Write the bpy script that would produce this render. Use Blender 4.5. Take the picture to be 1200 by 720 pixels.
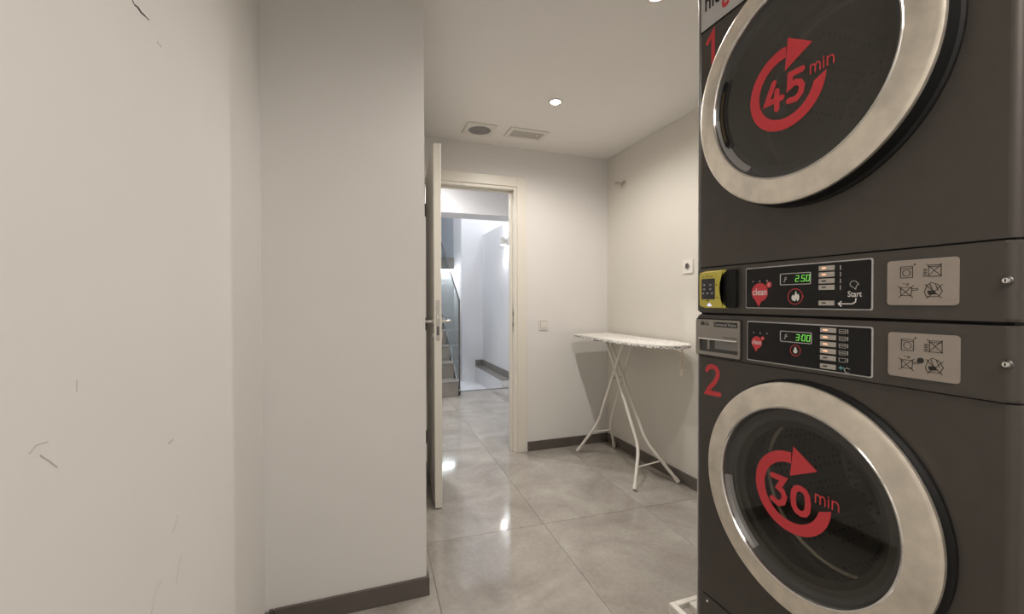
import bpy, bmesh, math, random
from mathutils import Vector, Matrix
random.seed(7)
for o in list(bpy.data.objects): bpy.data.objects.remove(o, do_unlink=True)
SC = bpy.context.scene
COL = SC.collection
PI = math.pi

# ------------------------------------------------------------------ camera
H = 1.16
cam_d = bpy.data.cameras.new('camera'); cam = bpy.data.objects.new('camera', cam_d); COL.objects.link(cam)
cam_d.sensor_width = 36.0; cam_d.lens = 515/1200*36.0; cam_d.clip_start = 0.02
yaw, pit, rol = (math.radians(a) for a in (19.6, -0.8, -0.15))
fw = Vector((math.sin(yaw)*math.cos(pit), math.cos(yaw)*math.cos(pit), math.sin(pit)))
rt = Vector((math.cos(yaw), -math.sin(yaw), 0)); up = rt.cross(fw)
r2 = rt*math.cos(rol)+up*math.sin(rol); u2 = -rt*math.sin(rol)+up*math.cos(rol)
M = Matrix((r2, u2, -fw)).transposed().to_4x4(); M.translation = (0, 0, H)
cam.matrix_world = M
SC.camera = cam
# ------------------------------------------------------------------ world, view
w = bpy.data.worlds.new('world'); SC.world = w; w.use_nodes = True
w.node_tree.nodes['Background'].inputs[0].default_value = (.8, .85, 1, 1)
w.node_tree.nodes['Background'].inputs[1].default_value = 0.0
SC.view_settings.view_transform = 'Standard'; SC.view_settings.look = 'None'
SC.view_settings.gamma = 1; SC.view_settings.use_curve_mapping = False
SC.view_settings.exposure = 0.0
ROOM_W = 36.0        # watts of each room downlight
HALL_W = 64.0        # watts of each hall downlight
FILL_PANEL_W = 20.0       # watts of the unseen fill panel added behind the camera
WARM = (1.0, .93, .86)
COOL = (.93, .955, 1.0)

# ------------------------------------------------------------------ materials
MATS = {}
def nodes_of(name):
    m = bpy.data.materials.new(name); m.use_nodes = True
    nt = m.node_tree; b = nt.nodes['Principled BSDF']
    MATS[name] = m
    return m, nt, b
def noise(nt, scale, detail=4, rough=.55, coord='Object', stretch=None):
    tc = nt.nodes.new('ShaderNodeTexCoord'); mp = nt.nodes.new('ShaderNodeMapping')
    n = nt.nodes.new('ShaderNodeTexNoise'); n.inputs['Scale'].default_value = scale
    n.inputs['Detail'].default_value = detail; n.inputs['Roughness'].default_value = rough
    if coord == 'World':
        g = nt.nodes.new('ShaderNodeNewGeometry'); nt.links.new(g.outputs['Position'], mp.inputs['Vector'])
    else: nt.links.new(tc.outputs[coord], mp.inputs['Vector'])
    if stretch: mp.inputs['Scale'].default_value = stretch
    nt.links.new(mp.outputs[0], n.inputs['Vector'])
    return n
def ramp(nt, src, stops):
    r = nt.nodes.new('ShaderNodeValToRGB'); e = r.color_ramp.elements
    while len(e) < len(stops): e.new(.5)
    for i, (p, c) in enumerate(stops):
        e[i].position = p; e[i].color = (*c, 1)
    nt.links.new(src, r.inputs[0]); return r
def bump(nt, b, src, strength, dist=.002):
    bp = nt.nodes.new('ShaderNodeBump'); bp.inputs['Strength'].default_value = strength; bp.inputs['Distance'].default_value = dist
    nt.links.new(src, bp.inputs['Height']); nt.links.new(bp.outputs[0], b.inputs['Normal'])
def mat(name, col, rough=.5, metal=0, var=.06, scale=14, bmp=0, bscale=200, coat=0, stretch=None, spec=.5, rvar=0):
    m, nt, b = nodes_of(name)
    n = noise(nt, scale, stretch=stretch, coord='World')
    c0 = tuple(max(0, c*(1-var)) for c in col); c1 = tuple(min(1, c*(1+var)) for c in col)
    r = ramp(nt, n.outputs[0], [(.3, c0), (.7, c1)])
    nt.links.new(r.outputs[0], b.inputs['Base Color'])
    b.inputs['Roughness'].default_value = rough; b.inputs['Metallic'].default_value = metal
    b.inputs['Coat Weight'].default_value = coat; b.inputs['Specular IOR Level'].default_value = spec
    if rvar:
        rr = ramp(nt, n.outputs[0], [(.3, (rough-rvar,)*3), (.7, (rough+rvar,)*3)])
        nt.links.new(rr.outputs[0], b.inputs['Roughness'])
    if bmp:
        nb = noise(nt, bscale, 3, coord='World'); bump(nt, b, nb.outputs[0], bmp)
    return m
def emis(name, col, strength, base=(.02, .02, .02)):
    m, nt, b = nodes_of(name)
    n = noise(nt, 30, coord='World')
    r = ramp(nt, n.outputs[0], [(.3, tuple(c*.97 for c in col)), (.7, col)])
    nt.links.new(r.outputs[0], b.inputs['Emission Color'])
    b.inputs['Base Color'].default_value = (*base, 1)
    b.inputs['Emission Strength'].default_value = strength
    return m

def wall_paint(name, col, scuffs=True):
    """matt emulsion: faint roller texture, slight uneven tone, a few grey scuffs with shapes of their own"""
    m, nt, b = nodes_of(name)
    n = noise(nt, 1.6, 5, .6, coord='World')
    r = ramp(nt, n.outputs[0], [(.3, tuple(c*.975 for c in col)), (.7, tuple(min(1, c*1.01) for c in col))])
    last = r.outputs[0]
    if scuffs:
        n2 = noise(nt, 5.5, 9, .78, coord='World', stretch=(1, 1, .55))
        mk = ramp(nt, n2.outputs[0], [(.655, (0, 0, 0)), (.72, (.55, .55, .55))])
        n3 = noise(nt, 1.1, 2, coord='World'); mk3 = ramp(nt, n3.outputs[0], [(.5, (0, 0, 0)), (.62, (1, 1, 1))])
        mul = nt.nodes.new('ShaderNodeMath'); mul.operation = 'MULTIPLY'
        nt.links.new(mk.outputs[0], mul.inputs[0]); nt.links.new(mk3.outputs[0], mul.inputs[1])
        mx = nt.nodes.new('ShaderNodeMix'); mx.data_type = 'RGBA'
        nt.links.new(mul.outputs[0], mx.inputs[0]); nt.links.new(last, mx.inputs[6])
        mx.inputs[7].default_value = (col[0]*.72, col[1]*.69, col[2]*.63, 1)
        last = mx.outputs[2]
    nt.links.new(last, b.inputs['Base Color'])
    b.inputs['Roughness'].default_value = .62; b.inputs['Specular IOR Level'].default_value = .3
    nb = noise(nt, 260, 2, coord='World'); bump(nt, b, nb.outputs[0], .12, .001)
    return m
wall_paint('wall_white', (.80, .785, .765))
wall_paint('wall_plain', (.80, .785, .765), False)
wall_paint('ceiling_white', (.87, .85, .82), False)
wall_paint('wall_cream', (.695, .665, .605))
wall_paint('hall_white', (.86, .86, .88), False)
wall_paint('stair_wall', (.55, .59, .63), False)

def tile_mat():
    """polished cement-look porcelain: cloudy taupe, a different piece of the pattern on each tile"""
    m, nt, b = nodes_of('porcelain')
    oi = nt.nodes.new('ShaderNodeObjectInfo'); g = nt.nodes.new('ShaderNodeNewGeometry')
    mul = nt.nodes.new('ShaderNodeVectorMath'); mul.operation = 'SCALE'; mul.inputs[3].default_value = 9
    cx = nt.nodes.new('ShaderNodeCombineXYZ')
    for k in range(3): nt.links.new(oi.outputs['Random'], cx.inputs[k])
    nt.links.new(cx.outputs[0], mul.inputs[0])
    ad = nt.nodes.new('ShaderNodeVectorMath'); ad.operation = 'ADD'
    nt.links.new(g.outputs['Position'], ad.inputs[0]); nt.links.new(mul.outputs[0], ad.inputs[1])
    n = nt.nodes.new('ShaderNodeTexNoise'); n.inputs['Scale'].default_value = 2.6; n.inputs['Detail'].default_value = 9
    n.inputs['Roughness'].default_value = .6; n.inputs['Distortion'].default_value = .7
    nt.links.new(ad.outputs[0], n.inputs['Vector'])
    r = ramp(nt, n.outputs[0], [(.30, (.30, .274, .243)), (.5, (.40, .372, .336)), (.70, (.50, .473, .435))])
    n2 = nt.nodes.new('ShaderNodeTexNoise'); n2.inputs['Scale'].default_value = 55; n2.inputs['Detail'].default_value = 6
    nt.links.new(ad.outputs[0], n2.inputs['Vector'])
    r2_ = ramp(nt, n2.outputs[0], [(.3, (.93, .93, .93)), (.7, (1.05, 1.05, 1.05))])
    mx = nt.nodes.new('ShaderNodeMix'); mx.data_type = 'RGBA'; mx.blend_type = 'MULTIPLY'; mx.inputs[0].default_value = 1
    nt.links.new(r.outputs[0], mx.inputs[6]); nt.links.new(r2_.outputs[0], mx.inputs[7])
    nt.links.new(mx.outputs[2], b.inputs['Base Color'])
    rr = ramp(nt, n.outputs[0], [(.3, (.06,)*3), (.7, (.11,)*3)])
    nt.links.new(rr.outputs[0], b.inputs['Roughness'])
    b.inputs['IOR'].default_value = 1.62
    return m
tile_mat()
mat('grout', (.29, .265, .235), .8, var=.1)
mat('skirting', (.115, .10, .088), .35, var=.12, scale=9)
mat('stair_tile', (.24, .225, .205), .35, var=.15, scale=6)
mat('joint', (.6, .57, .53), .7)
mat('door_white', (.80, .765, .69), .38, var=.02, scale=3, stretch=(1, 1, .1))
mat('door_edge', (.81, .765, .68), .5, var=.03, scale=3)
mat('steel', (.55, .53, .50), .3, metal=1, var=.08, scale=30)
mat('brushed', (.80, .745, .65), .42, metal=.85, var=.13, scale=20, rvar=.06)
mat('chrome', (.82, .81, .79), .12, metal=1, var=.04)
mat('dark_steel', (.16, .155, .15), .4, metal=1)
mat('graphite', (.080, .071, .063), .48, metal=.35, var=.05, scale=30, bmp=.05, bscale=900)
mat('graphite_light', (.34, .315, .285), .38, metal=.75, var=.05, scale=40, stretch=(1, .05, 1))
mat('black_plastic', (.009, .009, .009), .55, spec=.25)
mat('black_gloss', (.006, .006, .0065), .16, spec=.35)
mat('rubber', (.014, .014, .014), .6)
mat('dark_plastic', (.055, .053, .05), .38)
mat('grip_plastic', (.20, .195, .19), .32)
mat('grip_bronze', (.10, .075, .04), .3, metal=.6)
mat('decal_red', (.62, .045, .058), .5, var=.03)
mat('decal_white', (.75, .73, .70), .5)
mat('print_grey', (.42, .40, .37), .5)
mat('print_black', (.015, .014, .013), .6)
mat('print_teal', (.10, .30, .32), .5)
mat('plate_grey', (.37, .325, .28), .45, metal=.15, var=.05, scale=25)
mat('label_silver', (.55, .54, .53), .45, metal=.1, var=.04, scale=30)
mat('button_silver', (.50, .47, .43), .35, metal=.3)
mat('yellow_plastic', (.62, .54, .085), .4, var=.05)
mat('keypad', (.02, .021, .028), .2)
mat('white_enamel', (.78, .75, .69), .3, var=.03)
mat('white_plastic', (.78, .75, .70), .4, var=.02)
mat('socket_dark', (.10, .09, .085), .5)
mat('strap', (.78, .71, .60), .9, var=.1, scale=60)
mat('crack_dark', (.035, .03, .026), .9)
mat('scuff', (.58, .55, .50), .9)
mat('lens_grey', (.47, .45, .41), .35)
emis('led_green', (.22, .85, .10), .9)
emis('led_orange', (1.0, .42, .22), 1.3, (.6, .4, .3))
emis('led_blue', (.55, .55, 1.0), 1.5)
emis('lamp_warm', (1.0, .93, .84), 60)
emis('lamp_cool', (.95, .97, 1.0), 30)
emis('fill_panel_warm', (1.0, .94, .87), 3)
emis('sconce_glow', (.97, .98, 1.0), 160)
emis('led_strip', (.95, .97, 1.0), 200)

def board_cover(name, lo):
    m, nt, b = nodes_of(name)
    g = nt.nodes.new('ShaderNodeNewGeometry')
    v = nt.nodes.new('ShaderNodeTexVoronoi'); v.inputs['Scale'].default_value = 95
    nt.links.new(g.outputs['Position'], v.inputs['Vector'])
    n = noise(nt, 90, 3, coord='World')
    ad = nt.nodes.new('ShaderNodeMath'); nt.links.new(v.outputs['Distance'], ad.inputs[0]); nt.links.new(n.outputs[0], ad.inputs[1])
    r = ramp(nt, ad.outputs[0], [(lo, (.10, .10, .10)), (lo+.08, (.80, .78, .74))])
    nt.links.new(r.outputs[0], b.inputs['Base Color']); b.inputs['Roughness'].default_value = .85
    bump(nt, b, n.outputs[0], .3, .002)
board_cover('board_cover', .66)
board_cover('board_hem', .90)
def glass_mat(name, tint, dust=0, rough=.02, ior=1.45):
    """clear pane: tinted see-through with a fresnel reflection"""
    m = bpy.data.materials.new(name); m.use_nodes = True; nt = m.node_tree; nt.nodes.clear()
    out = nt.nodes.new('ShaderNodeOutputMaterial'); t = nt.nodes.new('ShaderNodeBsdfTransparent')
    gl = nt.nodes.new('ShaderNodeBsdfGlossy'); gl.inputs['Roughness'].default_value = rough
    n = noise(nt, 3, coord='World')
    r = ramp(nt, n.outputs[0], [(.3, tuple(c*.97 for c in tint)), (.7, tint)])
    nt.links.new(r.outputs[0], t.inputs['Color'])
    fr = nt.nodes.new('ShaderNodeFresnel'); fr.inputs['IOR'].default_value = ior
    df_ = nt.nodes.new('ShaderNodeBsdfDiffuse'); df_.inputs['Color'].default_value = (.5, .48, .42, 1)
    md = nt.nodes.new('ShaderNodeMixShader'); md.inputs[0].default_value = dust
    nt.links.new(t.outputs[0], md.inputs[1]); nt.links.new(df_.outputs[0], md.inputs[2])
    mx = nt.nodes.new('ShaderNodeMixShader')
    ge = nt.nodes.new('ShaderNodeNewGeometry'); om = nt.nodes.new('ShaderNodeMath'); om.operation = 'SUBTRACT'; om.inputs[0].default_value = 1
    nt.links.new(ge.outputs['Backfacing'], om.inputs[1])
    mm = nt.nodes.new('ShaderNodeMath'); mm.operation = 'MULTIPLY'; nt.links.new(fr.outputs[0], mm.inputs[0]); nt.links.new(om.outputs[0], mm.inputs[1])
    nt.links.new(mm.outputs[0], mx.inputs[0]); nt.links.new(md.outputs[0], mx.inputs[1]); nt.links.new(gl.outputs[0], mx.inputs[2])
    nt.links.new(mx.outputs[0], out.inputs['Surface']); MATS[name] = m
glass_mat('door_glass', (.74, .73, .70), .012, .02, 1.6)
glass_mat('door_glass_dark', (.45, .44, .42), .09, .03, 1.6)
glass_mat('clear_glass', (.86, .90, .90))
def drum_mat():
    m, nt, b = nodes_of('drum_steel')
    tc = nt.nodes.new('ShaderNodeTexCoord')
    v = nt.nodes.new('ShaderNodeTexVoronoi'); v.inputs['Scale'].default_value = 48; v.inputs['Randomness'].default_value = .15
    nt.links.new(tc.outputs['Object'], v.inputs['Vector'])
    r = ramp(nt, v.outputs['Distance'], [(.22, (.03, .03, .03)), (.28, (.45, .43, .40))])
    nt.links.new(r.outputs[0], b.inputs['Base Color']); b.inputs['Metallic'].default_value = .9; b.inputs['Roughness'].default_value = .35
drum_mat()

# ------------------------------------------------------------------ geometry helpers (all take WORLD coordinates)
WLOC = {}
def empty(name, loc, label=None, cat=None, group=None, kind=None, parent=None):
    o = bpy.data.objects.new(name, None); COL.objects.link(o); o.empty_display_size = .05
    loc = Vector(loc)
    if parent: o.parent = parent; o.location = loc-WLOC[parent.name]
    else: o.location = loc
    WLOC[o.name] = loc
    tag(o, label, cat, group, kind); return o
def tag(o, label=None, cat=None, group=None, kind=None):
    if label: o['label'] = label
    if cat: o['category'] = cat
    if group: o['group'] = group
    if kind: o['kind'] = kind
    return o
def obj(name, bm, m, parent=None, smooth=False, fix=True, **kw):
    """one mesh object from a bmesh in world coordinates; origin at the centre of its bounds"""
    if fix: bmesh.ops.recalc_face_normals(bm, faces=bm.faces)
    vs = [v.co for v in bm.verts]
    lo = Vector([min(v[i] for v in vs) for i in range(3)]); hi = Vector([max(v[i] for v in vs) for i in range(3)])
    c = (lo+hi)/2
    bmesh.ops.translate(bm, verts=bm.verts, vec=-c)
    me = bpy.data.meshes.new(name); bm.to_mesh(me); bm.free()
    if smooth:
        for p in me.polygons: p.use_smooth = True
        try: me.set_sharp_from_angle(angle=math.radians(38))
        except Exception: pass
    me.materials.append(MATS[m])
    o = bpy.data.objects.new(name, me); COL.objects.link(o)
    if parent: o.parent = parent; o.location = c-WLOC[parent.name]
    else: o.location = c
    WLOC[o.name] = c
    return tag(o, **kw)
def B(): return bmesh.new()
def box(bm, x0, x1, y0, y1, z0, z1, bev=0, seg=2, T=None):
    t = bmesh.new()
    P = [t.verts.new(p) for p in [(x0, y0, z0), (x1, y0, z0), (x1, y1, z0), (x0, y1, z0), (x0, y0, z1), (x1, y0, z1), (x1, y1, z1), (x0, y1, z1)]]
    for f in [(3, 2, 1, 0), (4, 5, 6, 7), (0, 1, 5, 4), (1, 2, 6, 5), (2, 3, 7, 6), (3, 0, 4, 7)]: t.faces.new([P[i] for i in f])
    if bev: bmesh.ops.bevel(t, geom=t.edges[:], offset=bev, segments=seg, affect='EDGES', profile=.5)
    if T: bmesh.ops.transform(t, matrix=T, verts=t.verts)
    merge(bm, t); return bm
def merge(bm, t):
    me = bpy.data.meshes.new('tmp'); t.to_mesh(me); t.free(); bm.from_mesh(me); bpy.data.meshes.remove(me)
def frame_basis(axis):
    a = Vector(axis).normalized(); h = Vector((0, 0, 1)) if abs(a.z) < .9 else Vector((1, 0, 0))
    u = h.cross(a).normalized(); return a, u, a.cross(u)
def tube(bm, pts, r, seg=10, cap=True):
    pts = [Vector(p) for p in pts]; rings = []; prev = None
    rr = r if isinstance(r, (list, tuple)) else [r]*len(pts)
    for i, p in enumerate(pts):
        d = (pts[min(i+1, len(pts)-1)]-pts[max(i-1, 0)]).normalized()
        if prev is None: _, u, v = frame_basis(d)
        else:
            u = (prev-d*prev.dot(d)).normalized(); v = d.cross(u)
        prev = u
        rings.append([bm.verts.new(p+(u*math.cos(2*PI*k/seg)+v*math.sin(2*PI*k/seg))*rr[i]) for k in range(seg)])
    for a, b in zip(rings, rings[1:]):
        for k in range(seg): bm.faces.new((a[k], a[(k+1) % seg], b[(k+1) % seg], b[k]))
    if cap: bm.faces.new(rings[0][::-1]); bm.faces.new(rings[-1])
    return bm
def smooth_path(pts, n=6):
    """Catmull-Rom through the points"""
    pts = [Vector(p) for p in pts]; P = [pts[0]*2-pts[1]]+pts+[pts[-1]*2-pts[-2]]; out = []
    for i in range(1, len(P)-2):
        for k in range(n):
            t = k/n; a, b, c, d = P[i-1:i+3]
            out.append(.5*((2*b)+(c-a)*t+(2*a-5*b+4*c-d)*t*t+(3*b-a-3*c+d)*t**3))
    out.append(pts[-1]); return out
def fillet(pts, r, n=7):
    pts = [Vector(p) for p in pts]; out = [pts[0]]
    for a, b, c in zip(pts, pts[1:], pts[2:]):
        d0 = (a-b).normalized(); d1 = (c-b).normalized(); k = min(r, (a-b).length*.45, (c-b).length*.45)
        p, q = b+d0*k, b+d1*k
        for i in range(n+1):
            t = i/n; out.append(p*(1-t)**2+b*2*t*(1-t)+q*t*t)
    out.append(pts[-1]); return out
def lathe(bm, prof, centre, axis=(-1, 0, 0), seg=64, closed=False):
    """revolve (r, h) points about an axis through centre; h runs along the axis"""
    a, u, v = frame_basis(axis); c = Vector(centre); rings = []
    for r, h in prof:
        if r < 1e-6: rings.append([bm.verts.new(c+a*h)]); continue
        rings.append([bm.verts.new(c+a*h+(u*math.cos(2*PI*k/seg)+v*math.sin(2*PI*k/seg))*r) for k in range(seg)])
    prs = list(zip(rings, rings[1:]))
    if closed: prs.append((rings[-1], rings[0]))
    for p, q in prs:
        for k in range(seg):
            j = (k+1) % seg
            if len(p) == 1 and len(q) == 1: continue
            if len(p) == 1: bm.faces.new((p[0], q[j], q[k]))
            elif len(q) == 1: bm.faces.new((p[k], p[j], q[0]))
            else: bm.faces.new((p[k], p[j], q[j], q[k]))
    return bm
def prism(bm, poly, thick, place):
    """poly: (u, v) outline; place(u, v, n) -> world"""
    a = [bm.verts.new(place(u, v, 0)) for u, v in poly]; b = [bm.verts.new(place(u, v, thick)) for u, v in poly]
    n = len(poly)
    bm.faces.new(a[::-1]); bm.faces.new(b)
    for i in range(n): bm.faces.new((a[i], a[(i+1) % n], b[(i+1) % n], b[i]))
    return bm
def rrect(u0, u1, v0, v1, r, n=5):
    out = []
    for cx, cy, a in ((u1-r, v1-r, 0), (u0+r, v1-r, 90), (u0+r, v0+r, 180), (u1-r, v0+r, 270)):
        for k in range(n+1):
            t = math.radians(a+90*k/n); out.append((cx+r*math.cos(t), cy+r*math.sin(t)))
    return out
def circle(cu, cv, r, n=28): return [(cu+r*math.cos(2*PI*k/n), cv+r*math.sin(2*PI*k/n)) for k in range(n)]
def ring_flat(bm, outer, inner, thick, place):
    n = len(outer)
    A = [[bm.verts.new(place(u, v, h)) for u, v in lp] for h in (0, thick) for lp in (outer, inner)]
    o0, i0, o1, i1 = A
    for k in range(n):
        j = (k+1) % n
        bm.faces.new((o1[k], o1[j], i1[j], i1[k])); bm.faces.new((o0[k], i0[k], i0[j], o0[j]))
        bm.faces.new((o0[k], o0[j], o1[j], o1[k])); bm.faces.new((i0[k], i1[k], i1[j], i0[j]))
    return bm
STK = [0]
def stroke(bm, pts, wd, place, thick=.0004, closed=False, round_=True, n=7):
    """flat ribbon of width wd along a polyline, mitred, with round ends"""
    P = [Vector(p) for p in pts]; L = []; R = []; N = len(P)
    STK[0] = (STK[0]+1) % 5; thick = thick+.00006*STK[0]
    for i in range(N):
        if closed: a, b = P[i-1], P[(i+1) % N]
        else: a, b = P[max(i-1, 0)], P[min(i+1, N-1)]
        d0 = (P[i]-a); d1 = (b-P[i])
        d0 = d0.normalized() if d0.length > 1e-9 else d1.normalized(); d1 = d1.normalized() if d1.length > 1e-9 else d0
        d = (d0+d1).normalized(); nn = Vector((-d.y, d.x)); k = 1/max(.45, nn.dot(Vector((-d1.y, d1.x))))
        L.append(P[i]+nn*wd/2*k); R.append(P[i]-nn*wd/2*k)
    if closed:
        return ring_flat(bm, [tuple(v) for v in L], [tuple(v) for v in R], thick, place)
    out = list(L)
    if round_:
        d = (P[-1]-P[-2]).normalized(); a0 = math.atan2(d.x, -d.y)
        a0 = math.atan2(L[-1].y-P[-1].y, L[-1].x-P[-1].x)
        out += [P[-1]+Vector((math.cos(a0-PI*k/n), math.sin(a0-PI*k/n)))*wd/2 for k in range(1, n)]
    out += R[::-1]
    if round_:
        a0 = math.atan2(R[0].y-P[0].y, R[0].x-P[0].x)
        out += [P[0]+Vector((math.cos(a0-PI*k/n), math.sin(a0-PI*k/n)))*wd/2 for k in range(1, n)]
    # quads for the body, fans for the ends
    def quad(ps): prism(bm, ps, thick, place)
    for i in range(N-1): quad([tuple(L[i]), tuple(R[i]), tuple(R[i+1]), tuple(L[i+1])])
    if round_:
        for c, e0 in ((P[-1], L[-1]), (P[0], R[0])):
            a0 = math.atan2(e0.y-c.y, e0.x-c.x)
            quad([tuple(c+Vector((math.cos(a0-PI*k/n), math.sin(a0-PI*k/n)))*wd/2) for k in range(n+1)])
    return bm
def text(bm, s, u0, u1, v0, v1, place, thick=.0003, bold=0):
    """lettering fitted into the rectangle"""
    cu = bpy.data.curves.new('t', 'FONT'); cu.body = s; cu.resolution_u = 3; cu.offset = bold
    o = bpy.data.objects.new('t', cu); COL.objects.link(o)
    bpy.context.view_layer.update()
    dg = bpy.context.evaluated_depsgraph_get(); me = bpy.data.meshes.new_from_object(o.evaluated_get(dg))
    xs = [v.co.x for v in me.vertices]; ys = [v.co.y for v in me.vertices]
    x0, x1, y0, y1 = min(xs), max(xs), min(ys), max(ys)
    vs = [bm.verts.new(place(u0+(v.co.x-x0)/(x1-x0)*(u1-u0), v0+(v.co.y-y0)/(y1-y0)*(v1-v0), thick)) for v in me.vertices]
    for p in me.polygons:
        try: bm.faces.new([vs[i] for i in p.vertices])
        except ValueError: pass
    bpy.data.objects.remove(o); bpy.data.curves.remove(cu); bpy.data.meshes.remove(me)
    return bm
def struct(name, bm, m, parent=None, smooth=False, label=None):
    return obj(name, bm, m, parent, smooth, label=label, kind=None if parent else 'structure')

# ------------------------------------------------------------------ the room shell
XW, YF, ZC, XL, XP, YP = 1.95, 3.14, 2.32, -.306, .257, 1.736
YB = -1.7
DX0, DX1, DZ = .465, 1.135, 2.0      # door opening
# floor bed and separate tiles
bm = B(); box(bm, -.5, 2.1, YB-.1, 5.52, -.12, -.0022); floor = struct('floor', bm, 'grout', label='polished taupe cement-look tile floor')
TR = math.radians(2.1); PX, PY = .603, 1.255; GAP = .0026
o0 = Vector((.913, 2.083)); ex = Vector((math.cos(TR), -math.sin(TR))); ey = Vector((math.sin(TR), math.cos(TR)))
def clip(poly, x0, x1, y0, y1):
    for ax, val, sgn in ((0, x0, 1), (0, x1, -1), (1, y0, 1), (1, y1, -1)):
        out = []
        for i in range(len(poly)):
            a, b = poly[i], poly[(i+1) % len(poly)]
            da, db = sgn*(a[ax]-val), sgn*(b[ax]-val)
            if da >= 0: out.append(a)
            if da*db < 0:
                t = da/(da-db); out.append(Vector((a[0]+(b[0]-a[0])*t, a[1]+(b[1]-a[1])*t)))
        poly = out
        if len(poly) < 3: return []
    return poly
for i in range(-4, 4):
    for j in range(-5, 5):
        c = [o0+ex*(PX*(i+a)+g*GAP/2)+ey*(PY*(j+b)+h*GAP/2) for a, b, g, h in ((0, 0, 1, 1), (1, 0, -1, 1), (1, 1, -1, -1), (0, 1, 1, -1))]
        p = clip(c, -.40, 2.05, YB-.05, 5.52)
        if len(p) < 3: continue
        area = abs(sum(p[k][0]*p[(k+1) % len(p)][1]-p[(k+1) % len(p)][0]*p[k][1] for k in range(len(p))))/2
        if area < .004: continue
        bm = B(); prism(bm, [tuple(q) for q in p], .010, lambda u, v, n: Vector((u, v, -.010+n)))
        top = [f for f in bm.faces if f.calc_center_median().z > -.001]
        bmesh.ops.bevel(bm, geom=[e for f in top for e in f.edges], offset=.0012, segments=1, affect='EDGES')
        obj('tile', bm, 'porcelain', floor)
# walls
bm = B(); box(bm, XW, XW+.12, YB, YF, 0, ZC); wall_right = struct('wall_right', bm, 'wall_cream')
bm = B(); box(bm, XL-.12, XL, YB, YP, 0, ZC); wall_left = struct('wall_left', bm, 'wall_white')
bm = B(); box(bm, XL-.12, XP, YP, YF+.12, 0, ZC); struct('wall_corner', bm, 'wall_white')
bm = B(); box(bm, XL-.12, XW+.12, YB-.12, YB, 0, ZC); struct('wall_back', bm, 'wall_plain')
bm = B()
box(bm, XP, DX0-.03, YF, YF+.12, 0, ZC); box(bm, DX1+.03, XW+.12, YF, YF+.12, 0, ZC); box(bm, DX0-.03, DX1+.03, YF, YF+.12, DZ+.03, ZC)
struct('wall_far', bm, 'wall_white')
bm = B(); box(bm, XL-.12, XW+.12, YB-.12, YF+.12, ZC, ZC+.1); struct('ceiling', bm, 'ceiling_white')
# skirting: tile pieces with joints
def skirting(name, pts_list, horiz_joints):
    root = empty(name, pts_list[0][0:2]+(0,), kind='structure')
    for (x0, y0, x1, y1) in horiz_joints:
        bm = B(); box(bm, min(x0, x1), max(x0, x1), min(y0, y1), max(y0, y1), .0005, .073, .0018, 2); obj('skirting_tile', bm, 'skirting', root)
    return root
t = .011
skirting('baseboard_corner', [(XL, YP)], [(XL+.012, YP-t, -.2815, YP), (-.2795, YP-t, XP+.0095, YP)])
bm = B(); box(bm, XP+.0105, XP+.0125, YP-t, YP, .0005, .0745, .0004, 1); struct('trim_1', bm, 'white_plastic')
skirting('baseboard_passage', [(XP, YP)], [(XP, YP+.001, XP+t, 2.3), (XP, 2.302, XP+t, 3.12)])
skirting('baseboard_left', [(XL, YB)], [(XL, y, XL+t, min(y+.598, YP-.0125)) for y in (-1.7, -1.1, -.5, .1, .7, 1.3)])
skirting('baseboard_far', [(1.25, YF)], [(1.243, YF-t, 1.598, YF), (1.600, YF-t, XW-.0125, YF)])
skirting('baseboard_right', [(XW, YF)], [(XW-t, max(y-.598, YB), XW, y) for y in (YF, 2.54, 1.94, 1.34, .74, .14, -.46, -1.06)])
# crack and scuff marks in the plaster of the left wall
def on_left(u, v, n): return Vector((XL+n, u, v))
# --- crack drawn on the wall (marks with a shape of their own)
def mark(name, pts, wd, m):
    bm = B()
    for a, b, w_ in zip(pts, pts[1:], wd):
        stroke(bm, [a, b], w_, lambda u, v, n: Vector((XL+n, u, v)), .0004, round_=False)
    obj(name, bm, m, wall_left)
mark('crack', [(.795, 1.618), (.801, 1.604), (.808, 1.601), (.818, 1.604), (.829, 1.603), (.843, 1.606), (.857, 1.608)], [.0016, .0016, .002, .0032, .0026, .0014], 'crack_dark')
mark('crack', [(.887, 1.591), (.895, 1.590), (.904, 1.591)], [.001, .0008], 'scuff')
mark('scuff', [(.569, 1.01), (.579, 1.015), (.598, 1.013)], [.0012, .001], 'scuff')
mark('scuff', [(.585, 1.003), (.598, .993), (.612, .981)], [.0013, .0013], 'scuff')
mark('scuff', [(.911, .915), (.932, .916)], [.003], 'scuff')
mark('scuff', [(.923, .753), (.938, .765), (.951, .772)], [.0016, .0016], 'scuff')
mark('scuff', [(.834, .669), (.854, .698), (.875, .699)], [.0012, .001], 'scuff')
mark('scuff', [(.935, .655), (.952, .684), (.961, .695)], [.0012, .001], 'scuff')
mark('scuff', [(.650, 1.069), (.6495, 1.056)], [.001], 'scuff')

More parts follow.
